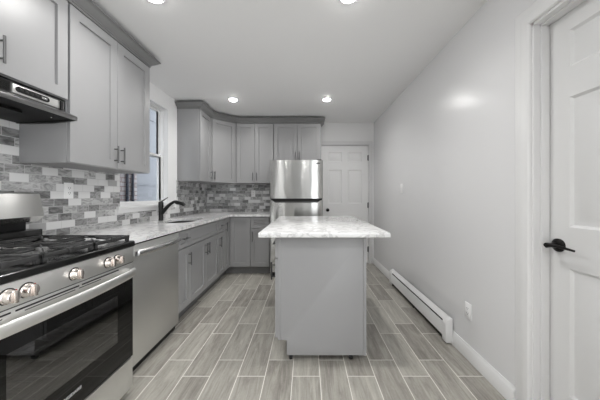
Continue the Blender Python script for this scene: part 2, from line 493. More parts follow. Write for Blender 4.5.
# skirting boards
def base_prof(h=0.105, t=0.015): return [(0, 0), (-t, 0), (-t, h * 0.78), (-t * 0.7, h * 0.86), (-t * 0.45, h * 0.9), (-t * 0.4, h), (0, h)]
mb = MB(); mb.prism([(XR + a, b) for a, b in base_prof()], D1 + 0.097, YB, 'y')
struct('baseboard_right', mb, M['trim'])
mb = MB(); mb.prism([(XR + a, b) for a, b in base_prof()], YO, D0 - 0.097, 'y')
struct('baseboard_right_near', mb, M['trim'])
mb = MB(); mb.prism([(YB + a, b) for a, b in base_prof()], B1 + 0.066, XR - 0.016, 'x')
struct('baseboard_back', mb, M['trim'])

# splashback
T = 0.008
mb = MB()
mb.box(XL, 0.2, CT - 0.03, XL + T, W0, 1.80)      # behind range and near worktop
mb.box(XL, W0, CT - 0.03, XL + T, 3.36, 1.035)    # under the window
mb.box(XL, 3.36, CT - 0.03, XL + T, YB, 1.40)
struct('trim_splashback_side', mb, M['splash_side'])
mb = MB(); mb.box(XL + T, YB - T, CT - 0.03, -0.53, YB, 1.40)
struct('trim_splashback_back', mb, M['splash_back'])

# window --------------------------------------------------------------
wd = thing('window_1', None, None, (XL, W0, 0), LEFT); wd['kind'] = 'structure'
# local: x = worldY - W0, y = into the wall (towards outside)
Wd = W1 - W0; f0 = 0.055; zb, zt = WZ0 + 0.02, WZ1
mb = MB(); fr = 0.014
mb.box(0, f0, zb, fr, 0.135, zt, 0.002); mb.box(Wd - fr, f0, zb, Wd, 0.135, zt, 0.002)
mb.box(0, f0, zt - fr, Wd, 0.135, zt, 0.002); mb.box(0, f0, zb, Wd, 0.135, zb + 0.02, 0.002)
mb.build('window_frame', M['vinyl'], wd)
zm = 1.675; sf = 0.026
def sash(z0, z1, y, name):
    m_ = MB()
    m_.box(fr, y, z0, fr + sf, y + 0.028, z1, 0.002); m_.box(Wd - fr - sf, y, z0, Wd - fr, y + 0.028, z1, 0.002)
    m_.box(fr + sf, y, z0, Wd - fr - sf, y + 0.028, z0 + sf, 0.002); m_.box(fr + sf, y, z1 - sf, Wd - fr - sf, y + 0.028, z1, 0.002)
    o = m_.build(name, M['vinyl'], wd)
    MB().box(fr + sf - 0.006, y + 0.011, z0 + sf - 0.006, Wd - fr - sf + 0.006, y + 0.015, z1 - sf + 0.006).build('window_pane', M['pane'], o)
    return o
lo = sash(zb + 0.02, zm + 0.018, 0.066, 'lower_sash'); hi = sash(zm - 0.018, zt - fr, 0.098, 'upper_sash')
MB().box(Wd / 2 - 0.03, 0.056, zm + 0.006, Wd / 2 + 0.03, 0.066, zm + 0.02, 0.003).build('sash_lock', M['vinyl'], lo)
mb = MB(); mb.box(-0.045, -0.035, WZ0 - 0.002, Wd + 0.11, 0.055, WZ0 + 0.026, 0.005); mb.box(-0.03, -0.018, 1.024, Wd + 0.10, -0.0, WZ0, 0.003)
mb.build('window_sill', M['trim'], wd)
mb = MB(); mb.box(0, 0.0, WZ0 + 0.026, 0.0035, f0, zt); mb.box(Wd - 0.0035, 0, WZ0 + 0.026, Wd, f0, zt); mb.box(0, 0, zt - 0.0035, Wd, f0, zt)
mb.build('window_jamb', M['trim'], wd)

# outside the window: the neighbouring house
nh = thing('neighbouring_house', 'pale blue-grey sided house wall seen through the kitchen window', 'house', (-2.95, 4.0, 0), LEFT)
MB().box(-0.1 + 0.33, 0.0, -0.3, 4.0, 0.3, 4.5).build('siding', M['siding'], nh)
mb = MB()
for k in range(7): mb.box(0.26, -0.012, 0.0 + k * 0.62 + 0.13, 4.0, 0.0, 0.0 + k * 0.62 + 0.145)
mb.build('siding_joint', M['siding'], nh)
MB().box(-3.5, -0.06, -0.3, 0.26, 0.3, 4.5).build('brick_wall', M['brick'], nh)
for x in (-0.0, 0.125): MB().tube([(x, -0.085, -0.1), (x, -0.085, 4.4)], 0.020, 12).build('drainpipe', M['pipe'], nh)
struct('ground', MB().box(-8, -3, -0.35, XL - 0.14, 9, -0.3), M['alley'])

# ------------------------------------------------------------------ cabinets
def bar_handle(parent, x, z, L, vertical=True, m=None, y=0.0):
    mb = MB(); r = 0.0055; s = 0.030; q = L / 2
    if vertical:
        mb.tube([(x, y - s, z - q), (x, y - s, z + q)], r, 10)
        for k in (-1, 1): mb.tube([(x, y, z + k * (q - 0.022)), (x, y - s, z + k * (q - 0.022))], r * 0.85, 8)
    else:
        mb.tube([(x - q, y - s, z), (x + q, y - s, z)], r, 10)
        for k in (-1, 1): mb.tube([(x + k * (q - 0.022), y, z), (x + k * (q - 0.022), y - s, z)], r * 0.85, 8)
    return mb.build('handle', m or M['nickel'], parent)
G = 0.0025
def wall_cabinet(label, loc, rz, w, z0, z1, depth, doors, hz=None, group=None, face=0.0, left_end=0.0, right_end=0.0):
    # local x 0..w, door faces at y=0, body from y=.02 to depth
    t = thing('wall_cabinet', label, 'cabinet', loc, rz, group)
    mb = MB(); mb.box(0.0005, 0.0215, z0, w - 0.0005, depth, z1, 0.001)
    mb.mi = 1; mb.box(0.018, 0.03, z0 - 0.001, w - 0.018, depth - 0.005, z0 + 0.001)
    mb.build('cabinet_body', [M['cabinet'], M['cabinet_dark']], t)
    for (a, b, side) in doors:
        mb = MB(); mb.shaker(a + G, z0 + 0.003, b - G, z1 - 0.004)
        dr = mb.build('door', M['cabinet'], t)
        if side: bar_handle(dr, (b - 0.032) if side > 0 else (a + 0.032), hz or (z0 + 0.105), 0.128)
    return t
XU = -1.435
UD = XU - XL - 0.001
U0, U1 = 1.39, 2.36
wall_cabinet('short grey shaker wall cabinet mounted over the range hood', (XU, 0.755, 0), LEFT, 0.753, 1.763, U1, UD,
             [(0.002, 0.3765, 1), (0.3765, 0.752, -1)], hz=1.87)
wall_cabinet('tall two-door grey shaker wall cabinet between the range hood and the window', (XU, 1.5155, 0), LEFT, 0.776, U0, U1, UD,
             [(0.001, 0.385, 1), (0.385, 0.775, -1)])
wall_cabinet('narrow one-door grey wall cabinet beside the window with its plain end panel showing', (XU, 3.378, 0), LEFT, 0.391, U0, U1, UD,
             [(0.002, 0.389, 1)])
# diagonal corner wall cabinet
cx0, cy0 = XU, 3.77; cx1, cy1 = -1.14, 4.055
t = thing('wall_cabinet', 'grey corner wall cabinet with one door set diagonally above the mosaic corner', 'cabinet', (cx0, cy0, 0), math.atan2(cy1 - cy0, cx1 - cx0))
a = math.atan2(cy1 - cy0, cx1 - cx0); L = math.hypot(cx1 - cx0, cy1 - cy0)
def to_l(x, y):
    dx, dy = x - cx0, y - cy0
    return (dx * math.cos(a) + dy * math.sin(a), -dx * math.sin(a) + dy * math.cos(a))
pts = [to_l(*p) for p in ((cx0 - 0.018, cy0 + 0.0006), (XL + 0.001, cy0 + 0.0006), (XL + 0.001, YB - 0.001), (cx1 - 0.0006, YB - 0.001), (cx1 - 0.0006, cy1 + 0.018))]
MB().prism(pts, U0, U1, 'z').build('cabinet_body', M['cabinet'], t)
dr = MB().shaker(0.016, U0 + 0.003, L - 0.016, U1 - 0.004, y0=0.0).build('door', M['cabinet'], t)
bar_handle(dr, 0.016 + 0.03, U0 + 0.105, 0.128)
YU = 4.055; UDB = YB - YU - 0.001
wall_cabinet('grey two-door wall cabinet between the diagonal corner cabinet and the fridge cabinet', (-1.14, YU, 0), BACK, 0.605, U0, U1, UDB,
             [(0.002, 0.302, 1), (0.302, 0.603, -1)])
wall_cabinet('short grey two-door wall cabinet directly above the refrigerator', (-0.532, YU, 0), BACK, 0.768, 1.735, U1, UDB,
             [(0.002, 0.384, 1), (0.384, 0.766, -1)], hz=1.83)
# crown mouldings (mitred sweep)
def crown(name, label, path, prof, m):
    # path: 2D points; outward = right-hand normal of travel
    mb = MB(); P = [Vector(p) for p in path]; n = len(P); offs = []
    for i in range(n):
        ns = []
        for (p, q) in ((P[i - 1], P[i]) if i else (None, None), (P[i], P[i + 1]) if i < n - 1 else (None, None)):
            if p is None: continue
            dd = (q - p).normalized(); ns.append(Vector((-dd.y, dd.x)))
        if len(ns) == 2:
            b = (ns[0] + ns[1]).normalized(); offs.append(b / b.dot(ns[0]))
        else: offs.append(ns[0])
    R = [[mb.bm.verts.new((P[i].x + offs[i].x * o, P[i].y + offs[i].y * o, h)) for i in range(n)] for o, h in prof]
    for k in range(len(R)):
        A, B = R[k], R[(k + 1) % len(R)]
        for i in range(n - 1): mb._f([A[i], A[i + 1], B[i + 1], B[i]])
    mb._f([r[0] for r in R]); mb._f([r[-1] for r in R][::-1])
    o = mb.build(name, m, None, loc=(path[0][0], path[0][1], U1)); tag(o, label, 'moulding'); return o
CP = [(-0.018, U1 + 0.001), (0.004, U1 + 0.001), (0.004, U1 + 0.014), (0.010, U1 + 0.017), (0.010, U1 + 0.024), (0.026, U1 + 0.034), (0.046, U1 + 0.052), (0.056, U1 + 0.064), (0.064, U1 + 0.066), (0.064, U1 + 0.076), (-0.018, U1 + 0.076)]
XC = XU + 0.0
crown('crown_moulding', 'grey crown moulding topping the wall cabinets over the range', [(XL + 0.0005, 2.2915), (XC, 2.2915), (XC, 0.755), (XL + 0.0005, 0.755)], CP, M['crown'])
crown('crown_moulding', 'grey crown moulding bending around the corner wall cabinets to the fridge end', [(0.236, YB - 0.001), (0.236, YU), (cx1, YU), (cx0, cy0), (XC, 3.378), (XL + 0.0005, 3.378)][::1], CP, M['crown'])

# base cabinets
BZ0, BZ1 = 0.11, 0.874
def base_cabinet(label, loc, rz, w, depth, fronts, group=None, hollow=False):
    t = thing('base_cabinet', label, 'cabinet', loc, rz, group)
    mb = MB()
    if hollow:
        mb.box(0.0005, 0.0215, BZ0, 0.0185, depth, BZ1); mb.box(w - 0.0185, 0.0215, BZ0, w - 0.0005, depth, BZ1)
        mb.box(0.0185, 0.0215, BZ0, w - 0.0185, 0.0395, BZ1); mb.box(0.0185, depth - 0.01, BZ0, w - 0.0185, depth, BZ1); mb.box(0.0185, 0.0395, BZ0, w - 0.0185, depth - 0.01, BZ0 + 0.018)
    else: mb.prism([(0.0215, BZ0), (depth, BZ0), (depth, BZ1), (0.0215, BZ1)], 0.0005, w - 0.0005, 'x', 0.001)
    mb.build('cabinet_body', M['cabinet'], t)
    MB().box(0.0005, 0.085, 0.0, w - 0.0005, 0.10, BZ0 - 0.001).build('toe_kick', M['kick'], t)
    for f in fronts:
        kind, a, b, z0, z1 = f[:5]
        o = MB().shaker(a + G, z0, b - G, z1, st=0.06 if kind == 'door' else 0.038).build(kind, M['cabinet'], t)
        for h in f[5:]: bar_handle(o, *h)
    return t
XB = -1.15; BD = XB - XL - 0.010
DZ = (0.125, 0.69); RZ = (0.70, 0.862)
base_cabinet('narrow grey drawer-and-door base cabinet beside the dishwasher', (XB, 2.24, 0), LEFT, 0.228, BD,
             [('drawer', 0.002, 0.227, *RZ, (0.114, 0.785, 0.11, False)), ('door', 0.002, 0.227, *DZ, (0.195, 0.575, 0.128, True))])
base_cabinet('wide grey sink base cabinet with a false front over two doors', (XB, 2.469, 0), LEFT, 0.798, BD,
             [('drawer', 0.002, 0.796, *RZ), ('door', 0.002, 0.399, *DZ, (0.367, 0.585, 0.128, True)), ('door', 0.399, 0.796, *DZ, (0.431, 0.585, 0.128, True))], hollow=True)
base_cabinet('narrow grey drawer-and-door base cabinet between the sink base and the corner base', (XB, 3.268, 0), LEFT, 0.238, BD,
             [('drawer', 0.002, 0.236, *RZ, (0.119, 0.785, 0.11, False)), ('door', 0.002, 0.236, *DZ, (0.034, 0.575, 0.128, True))])
# L-shaped corner base cabinet
YBB = 3.745
t = thing('base_cabinet', 'grey inside-corner base cabinet with two full-height doors meeting at the corner', 'cabinet', (XB, YBB, 0), 0)
x0, x1, y0, y1 = XL + 0.01 - XB, -0.845 - XB, 3.5075 - YBB, YB - 0.01 - YBB
MB().prism([(-0.0215, y0), (-0.0215, 0.0215), (x1, 0.0215), (x1, y1), (x0, y1), (x0, y0)], BZ0, BZ1, 'z', 0.001).build('cabinet_body', M['cabinet'], t)
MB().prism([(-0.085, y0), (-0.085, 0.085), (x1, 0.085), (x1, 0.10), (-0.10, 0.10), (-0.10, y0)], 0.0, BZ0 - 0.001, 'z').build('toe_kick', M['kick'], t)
dr = MB().shaker(0.004, DZ[0], 0.303, RZ[1]).build('door', M['cabinet'], t)
h = MB().shaker(0.002, DZ[0], 0.232, RZ[1]).build('door', M['cabinet'], t); h.location = (0, y0, 0); h.rotation_euler = (0, 0, LEFT)
bar_handle(h, 0.036, 0.745, 0.128)
base_cabinet('grey drawer-and-door base cabinet standing next to the refrigerator', (-0.844, YBB, 0), BACK, 0.292, YB - YBB - 0.01,
             [('drawer', 0.002, 0.290, *RZ, (0.146, 0.785, 0.16, False)), ('door', 0.002, 0.290, *DZ, (0.036, 0.575, 0.155, True))])

# worktop (L shape, oval cut-out for the sink)
WX, WY = -1.125, 3.72
sx, sy, sa, sb = -1.43, 2.87, 0.19, 0.29
out = [(XL + 0.0085, 1.512), (WX, 1.512), (WX, WY - 0.03), (WX + 0.03, WY), (-0.548, WY), (-0.548, YB - 0.0085), (XL + 0.0085, YB - 0.0085)]
mb = MB(); z1, z0 = CT, CT - 0.030
N = 40
def hole(z): return [mb.bm.verts.new((sx + sa * math.copysign(abs(math.cos(q)) ** 0.7, math.cos(q)), sy + sb * math.copysign(abs(math.sin(q)) ** 0.7, math.sin(q)), z)) for q in (2 * PI * k / N for k in range(N))]
top = [mb.bm.verts.new((x, y, z1)) for x, y in out]; bot = [mb.bm.verts.new((x, y, z0)) for x, y in out]
ht, hb = hole(z1), hole(z0)
from mathutils.geometry import tessellate_polygon
for V, H in ((top, ht), (bot, hb)):
    allv = V + H
    for tri in tessellate_polygon([[v.co.copy() for v in V], [v.co.copy() for v in H]]): mb._f([allv[k] for k in tri])
for i in range(len(out)):
    j = (i + 1) % len(out); mb._f([top[i], top[j], bot[j], bot[i]])
for i in range(N):
    j = (i + 1) % N; mb._f([ht[i], ht[j], hb[j], hb[i]])
wt = mb.build('worktop', M['quartz'], None, loc=(XL, WY, z0))
tag(wt, 'L-shaped white quartz worktop running under the window to the refrigerator', 'worktop')
# sink bowl
sk = thing('sink', 'undermounted stainless steel sink sunk in the white worktop', 'sink', (sx, sy, CT - 0.19))
mb = MB(); prof = [(1.04, 0.158), (1.0, 0.158), (0.97, 0.03), (0.88, 0.004), (0.12, 0.0)]
rings = [[mb.bm.verts.new((k * sa * math.copysign(abs(math.cos(q)) ** 0.7, math.cos(q)), k * sb * math.copysign(abs(math.sin(q)) ** 0.7, math.sin(q)), z)) for q in (2 * PI * i / N for i in range(N))] for k, z in prof]
for A, B in zip(rings, rings[1:]):
    for i in range(N): f = mb._f([A[i], A[(i + 1) % N], B[(i + 1) % N], B[i]]); f.smooth = True
mb._f(rings[-1])
mb.build('bowl', M['sinksteel'], sk)
MB().lathe([(0.04, 0.0), (0.04, 0.003), (0.03, 0.003), (0.028, 0.001)], (0, 0, 0.001), 'z', 20).build('drain', M['chrome'], sk)
# faucet
fx, fy = -1.665, 2.86
fc = thing('faucet', 'dark gunmetal pull-out kitchen faucet rising behind the sink', 'faucet', (fx, fy, CT))
MB().lathe([(0.027, 0.0005), (0.027, 0.006), (0.0245, 0.012), (0.0245, 0.15), (0.026, 0.155), (0.026, 0.205), (0.02, 0.214), (0.008, 0.217)], (0, 0, 0), 'z', 24).build('faucet_body', M['faucet'], fc)
mb = MB(); pth = []
for k in range(15):
    q = k / 14; pth.append((0.0 + 0.225 * q, 0.0, 0.070 + 0.148 * math.sin(min(1, q * 1.2) * PI / 2) - 0.02 * max(0, q - 0.75) * 4))
mb.tube(pth, [0.024 - 0.008 * min(1, k / 8) for k in range(15)], 16)
sp = mb.build('spout', M['faucet'], fc)
e = Vector(pth[-1])
MB().tube([e - Vector((0.055, 0, -0.004)), e - Vector((0.02, 0, -0.003)), e + Vector((0.03, 0, -0.012)), e + Vector((0.045, 0, -0.026))], [0.016, 0.0205, 0.0205, 0.017], 16).build('spray_head', M['blackmatte'], sp)
MB().tube([(0.0, 0.0, 0.212), (0.01, 0.05, 0.235), (0.018, 0.11, 0.262)], [0.009, 0.006, 0.005], 10).build('lever', M['faucet'], fc)

# ------------------------------------------------------------------ dishwasher
dw = thing('dishwasher', 'stainless steel dishwasher with a bowed bar handle, built in beside the range', 'dishwasher', (-1.14, 1.62, 0), LEFT)
MB().box(0.004, 0.046, 0.012, 0.612, 0.57, 0.868).build('tub', M['blackmatte'], dw)
mb = MB(); mb.box(0.003, 0.0, 0.060, 0.611, 0.028, 0.862, 0.004); mb.build('door', M['steel_dw'], dw)
MB().box(0.006, 0.002, 0.8625, 0.608, 0.03, 0.8715).build('control_strip', M['blackgloss'], dw)
mb = MB(); mb.tube([(0.035 + 0.545 * k / 12, -0.024 - 0.022 * math.sin(PI * k / 12), 0.806) for k in range(13)], 0.014, 14, rz=0.021, up=(0, 0, 1))
for x in (0.035, 0.58): mb.box(x - 0.014, -0.03, 0.79, x + 0.014, 0.001, 0.822, 0.004)
mb.build('handle', M['handle_steel'], dw)
MB().box(0.004, 0.032, 0.0, 0.61, 0.045, 0.058).build('toe_panel', M['rubber'], dw)
fp = MB().box(XL + 0.01, 1.514, 0.0, -1.15, 1.618, 0.874).build('filler_panel', M['cabinet'], None, loc=(XL, 1.514, 0))
tag(fp, 'slim grey filler panel between the range and the dishwasher', 'panel')

# ------------------------------------------------------------------ range
XF = -1.041; rg = thing('gas_range', 'stainless and black five-knob gas range with cast iron grates', 'gas range', (XF, 1.125, 0), LEFT)
HW = 0.38; DP = XF - XL - 0.012
mb = MB()
mb.box(-HW, 0.03, 0.05, -0.30, DP - 0.03, 0.884); mb.box(0.30, 0.03, 0.05, HW, DP - 0.03, 0.884)
mb.box(-0.30, 0.03, 0.05, 0.30, DP - 0.03, 0.30); mb.box(-0.30, 0.03, 0.70, 0.30, DP - 0.03, 0.884); mb.box(-0.30, 0.50, 0.30, 0.30, DP - 0.03, 0.70)
mb.build('oven_body', M['blackmatte'], rg)
for z in (0.44, 0.56):
    mb = MB()
    for k in range(15): mb.tube([(-0.28 + 0.04 * k, 0.06, z), (-0.28 + 0.04 * k, 0.48, z)], 0.0022, 6)
    for y in (0.06, 0.2, 0.34, 0.48): mb.tube([(-0.297, y, z - 0.004), (0.297, y, z - 0.004)], 0.004, 6)
    mb.build('oven_rack', M['chrome'], rg)
MB().box(-HW + 0.01, 0.05, 0.0, HW - 0.01, DP - 0.06, 0.05).build('base', M['rubber'], rg)
MB().prism([(0.0, 0.884), (-0.008, 0.890), (-0.008, 0.914), (0.0, 0.919), (DP - 0.03, 0.919), (DP - 0.03, 0.884)], -HW - 0.001, HW + 0.001, 'x', 0.002).build('cooktop', M['blackgloss'], rg)
cp = MB().prism([(-0.004, 0.796), (0.03, 0.796), (0.03, 0.8835), (0.0, 0.8835)], -HW, HW, 'x', 0.001).build('control_panel', M['steel'], rg)
for kx in (-0.257, -0.195, -0.005, 0.185, 0.247):
    mb = MB(); mb.lathe([(0.026, 0.0), (0.026, -0.004), (0.0225, -0.007), (0.0215, -0.026), (0.019, -0.028)], (kx, -0.0015, 0.838), 'y', 28)
    mb.box(kx - 0.0055, -0.039, 0.838 - 0.021, kx + 0.0055, -0.028, 0.838 + 0.021, 0.002)
    kb = mb.build('knob', M['knob'], rg)
    MB().lathe([(0.029, 0.0), (0.029, -0.002)], (kx, -0.0012, 0.838), 'y', 28).build('knob_ring', M['blackmatte'], kb)
    MB().box(kx + 0.0235, -0.0045, 0.849, kx + 0.028, -0.0022, 0.855).build('burner_mark', M['red'], cp)
    MB().box(kx - 0.006, -0.0035, 0.862, kx - 0.003, -0.001, 0.865).build('burner_mark', M['blackmatte'], cp)
# oven door: steel top rail with vent slots, black glass below
dr = MB(); q = HW - 0.001
dr.box(-q, 0.004, 0.232, q, 0.029, 0.375); dr.box(-q, 0.004, 0.635, q, 0.029, 0.7028)
dr.box(-q, 0.004, 0.375, -0.255, 0.029, 0.635); dr.box(0.262, 0.004, 0.375, q, 0.029, 0.635)
odoor = dr.build('oven_door', M['glass_black'], rg)
mb = MB(); mb.box(-HW + 0.001, 0.001, 0.703, HW - 0.001, 0.029, 0.792, 0.002)
rail = mb.build('door_rail', M['steel'], odoor)
mb = MB()
for (a_, b_) in ((-0.36, -0.30), (-0.285, -0.245), (-0.23, 0.02), (0.035, 0.26)):
    mb.box(a_, -0.0005, 0.774, b_, 0.003, 0.780)
for (a_, b_) in ((-0.33, -0.27), (-0.20, 0.0), (0.02, 0.14)): mb.box(a_, -0.0005, 0.764, b_, 0.003, 0.767)
mb.box(-0.37, -0.0005, 0.7915, 0.375, 0.01, 0.7965)
mb.build('vent_slots', M['rubber'], rail)
mb = MB(); mb.box(-0.258, 0.0045, 0.372, 0.265, 0.0075, 0.638); mb.build('oven_window', M['glass_window'], odoor)
mb = MB(); nh_ = 18
mb.tube([(-0.362 + 0.724 * k / nh_, -0.018 - 0.030 * math.sin(PI * k / nh_) ** 0.6, 0.738) for k in range(nh_ + 1)], 0.010, 16, rz=0.0245, up=(0, 0, 1))
for x in (-0.352, 0.352): mb.box(x - 0.014, -0.022, 0.720, x + 0.014, 0.002, 0.756, 0.005)
mb.build('handle', M['steel'], odoor)
MB().box(-HW + 0.001, 0.004, 0.045, HW - 0.001, 0.028, 0.224, 0.003).build('drawer', M['steel'], rg)
# backguard
mb = MB(); sec = [(DP - 0.125, 1.035), (DP - 0.164, 1.068), (DP - 0.136, 1.200), (DP - 0.118, 1.209), (DP - 0.03, 1.209), (DP - 0.03, 1.035)]
cols = [[mb.bm.verts.new((HW * (k / 8 - 1), yy + (0.0045 * (k / 8 - 1) ** 2 if n_ < 4 else 0), zz)) for n_, (yy, zz) in enumerate(sec)] for k in range(17)]
for A, B in zip(cols, cols[1:]):
    for n_ in range(6): mb._f([A[n_], A[(n_ + 1) % 6], B[(n_ + 1) % 6], B[n_]])
mb._f(cols[0]); mb._f(cols[-1][::-1])
bg = mb.build('backguard', M['steel_bright'], rg, smooth=True)
bg.data.set_sharp_from_angle(angle=math.radians(20))
MB().box(-HW + 0.01, DP - 0.06, 0.885, HW - 0.01, DP - 0.02, 1.036).build('backguard_support', M['rubber'], rg)
MB().box(-HW, DP - 0.150, 0.919, HW, DP - 0.06, 0.990, 0.003).build('rear_trim', M['blackgloss'], rg)
# burners
for bx, by, br in ((-0.24, 0.14, 0.045), (-0.24, 0.40, 0.038), (0.0, 0.27, 0.052), (0.24, 0.14, 0.05), (0.24, 0.40, 0.036)):
    b = MB().lathe([(br * 1.5, 0.0), (br * 1.45, 0.003), (br * 1.05, 0.004), (br, 0.012), (br * 0.9, 0.014)], (bx, by, 0.919), 'z', 24).build('burner', M['burner'], rg)
    MB().lathe([(br * 0.85, 0.0), (br * 0.88, 0.005), (br * 0.7, 0.009), (0.006, 0.01)], (bx, by, 0.9332), 'z', 24).build('burner_cap', M['blackmatte'], b)
# three cast iron grates
for gi, (ga, gb) in enumerate(((-0.372, -0.128), (-0.122, 0.122), (0.128, 0.372))):
    mb = MB(); z0, z1 = 0.940, 0.956; y0, y1 = 0.018, 0.545; wd_ = 0.009
    for x in (ga, gb - wd_): mb.box(x, y0, z0 - 0.004, x + wd_, y1, z1 - 0.002, 0.002)
    for y in (y0, (y0 + y1) / 2 - wd_ / 2, y1 - wd_): mb.box(ga, y, z0 - 0.004, gb, y + wd_, z1 - 0.002, 0.002)
    cx_ = (ga + gb) / 2
    for cy_ in ((0.15, 0.41) if gi != 1 else (0.15, 0.41)):
        for (dx, dy) in ((1, 0), (-1, 0), (0, 1), (0, -1), (0.75, 0.8), (-0.75, 0.8), (0.75, -0.8), (-0.75, -0.8)):
            ex, ey = cx_ + dx * 0.112, cy_ + dy * 0.125
            ix, iy = cx_ + dx * 0.03, cy_ + dy * 0.035
            mb.tube([(ex, ey, z1 - 0.008), ((ex + ix) / 2, (ey + iy) / 2, z1 - 0.004), (ix, iy, z1 - 0.002)], [0.0055, 0.0055, 0.0045], 6)
    for x in (ga + 0.002, gb - 0.018):
        for y in (y0, y1 - 0.02): mb.box(x, y, 0.9195, x + 0.016, y + 0.018, z0, 0.002)
    mb.box(cx_ - 0.012, y0 - 0.006, z0 - 0.006, cx_ + 0.012, y0 + 0.010, z1 + 0.002, 0.002)
    mb.build('grate', M['castiron'], rg)
def text_mesh(txt, size, mname, parent, loc, rot, name, ext=0.0004):
    cu = bpy.data.curves.new(name, 'FONT'); cu.body = txt; cu.size = size; cu.align_x = 'CENTER'; cu.align_y = 'CENTER'; cu.extrude = ext
    tmp = bpy.data.objects.new(name + '_tmp', cu); COL.objects.link(tmp)
    bpy.context.view_layer.update()
    me = bpy.data.meshes.new_from_object(tmp.evaluated_get(bpy.context.evaluated_depsgraph_get()))
    bpy.data.objects.remove(tmp); me.materials.clear(); me.materials.append(M[mname])
    o = bpy.data.objects.new(name, me); COL.objects.link(o); o.parent = parent; o.location = loc; o.rotation_euler = rot
    return o
text_mesh('FRIGIDAIRE', 0.019, 'logo', odoor, (-0.012, 0.0034, 0.303), (PI / 2, 0, 0), 'lettering')

# ------------------------------------------------------------------ range hood
hd = thing('range_hood', 'slim under-cabinet range hood in stainless steel above the gas range', 'range hood', (XU, 1.125, 0), LEFT)
HD = UD
# shell open at the bottom: front face, flared lip, sides, top
mb = MB()
mb.prism([(0.02, 1.7615), (0.02, 1.692), (0.0, 1.688), (-0.052, 1.664), (-0.056, 1.658), (-0.056, 1.638), (-0.050, 1.638), (-0.046, 1.655), (0.03, 1.684), (0.03, 1.7615)], -HW, HW, 'x')
for x in (-HW, HW - 0.006): mb.prism([(-0.05, 1.638), (-0.052, 1.658), (0.02, 1.690), (0.02, 1.7615), (HD, 1.7615), (HD, 1.622), (0.1, 1.622)], x, x + 0.006, 'x')
mb.box(-HW, 0.02, 1.752, HW, HD, 1.7615)
mb.build('hood_shell', M['hood'], hd)
MB().prism([(-0.044, 1.642), (HD - 0.004, 1.626), (HD - 0.004, 1.650), (-0.03, 1.655)], -HW + 0.007, HW - 0.007, 'x').build('underside_panel', M['hood_under'], hd)
for x in (-0.10, 0.10):
    mb = MB(); mb.box(x - 0.09, 0.06, 1.6235, x + 0.09, 0.24, 1.634); mb.build('grease_filter', M['hood_under'], hd)
for x in (-0.30, 0.0, 0.30):
    MB().lathe([(0.004, 0), (0.003, -0.004)], (x, 0.02, 1.636), 'z', 8).build('screw', M['chrome'], hd)
for x in (-0.04,):
    o = MB().lathe([(0.030, 0.0), (0.030, -0.006), (0.024, -0.008)], (x, 0.32, 1.624), 'z', 24).build('hood_light', M['lens_soft'], hd)
    ll = bpy.data.lights.new('hood_lamp', 'AREA'); ll.shape = 'DISK'; ll.size = 0.05; ll.energy = 0.8; ll.color = (1, 0.98, 0.95)
    lp = bpy.data.objects.new('hood_lamp', ll); COL.objects.link(lp); lp.location = (x, 0.32, 1.612); lp.parent = hd
# front band: mesh vent, control capsule, end notch
mb = MB(); mb.box(-0.36, 0.0145, 1.7, 0.10, 0.0205, 1.748, 0.001)
for k in range(9): mb.box(-0.355, 0.012, 1.703 + k * 0.005, 0.095, 0.0155, 1.7052 + k * 0.005)
mb.build('vent_grille', M['blackmatte'], hd)
mb = MB(); mb.box(0.11, 0.016, 1.702, 0.345, 0.0205, 1.746, 0.001); mb.build('front_plate', M['steel'], hd)
ca = MB(); pts = []
for k in range(9): q = PI / 2 + PI * k / 8; pts.append((0.135 + 0.014 * math.cos(q), 1.724 + 0.014 * math.sin(q)))
for k in range(9): q = -PI / 2 + PI * k / 8; pts.append((0.268 + 0.014 * math.cos(q), 1.724 + 0.014 * math.sin(q)))
cap = ca.prism(pts, 0.010, 0.0158, 'y').build('control_strip', M['blackmatte'], hd)
for k in range(4): MB().box(0.135 + k * 0.024, 0.007, 1.719, 0.151 + k * 0.024, 0.0099, 1.729, 0.001).build('button', M['darkmetal'], cap)
MB().box(0.238, 0.007, 1.718, 0.268, 0.0099, 1.730, 0.001).build('button', M['chrome'], cap)
MB().box(0.350, 0.012, 1.696, 0.362, 0.0205, 1.748).build('end_slot', M['rubber'], hd)

# ------------------------------------------------------------------ refrigerator
FX0, FX1, FY = -0.533, 0.239, 3.62; FW = FX1 - FX0
fg = thing('refrigerator', 'stainless steel top-freezer refrigerator standing between base cabinet and white door', 'refrigerator', ((FX0 + FX1) / 2, FY, 0))
h2 = FW / 2
MB().box(-h2 + 0.004, 0.075, 0.03, h2 - 0.004, 0.73, 1.685, 0.004).build('fridge_body', M['darkmetal'], fg)
def curved_door(z0, z1, bulge=0.0276):
    mb = MB(); n = 48; pts = [(-h2, 0.07), (-h2, 0.032)]
    for k in range(n + 1):
        x = -h2 + 0.008 + (FW - 0.016) * k / n; u = x / h2
        pts.append((x, bulge * u * u - 0.004))
    pts += [(h2, 0.032), (h2, 0.07)]
    mb.prism(pts, z0, z1, 'z')
    return mb
for nm, z0, z1 in (('freezer_door', 1.146, 1.704), ('fridge_door', 0.075, 1.122)):
    o = curved_door(z0, z1).build(nm, M['steel_fridge'], fg)
    for p in o.data.polygons: p.use_smooth = abs(p.normal.y) > 0.8 and p.normal.y < 0
    if nm == 'freezer_door': fd = o
    else: fd2 = o
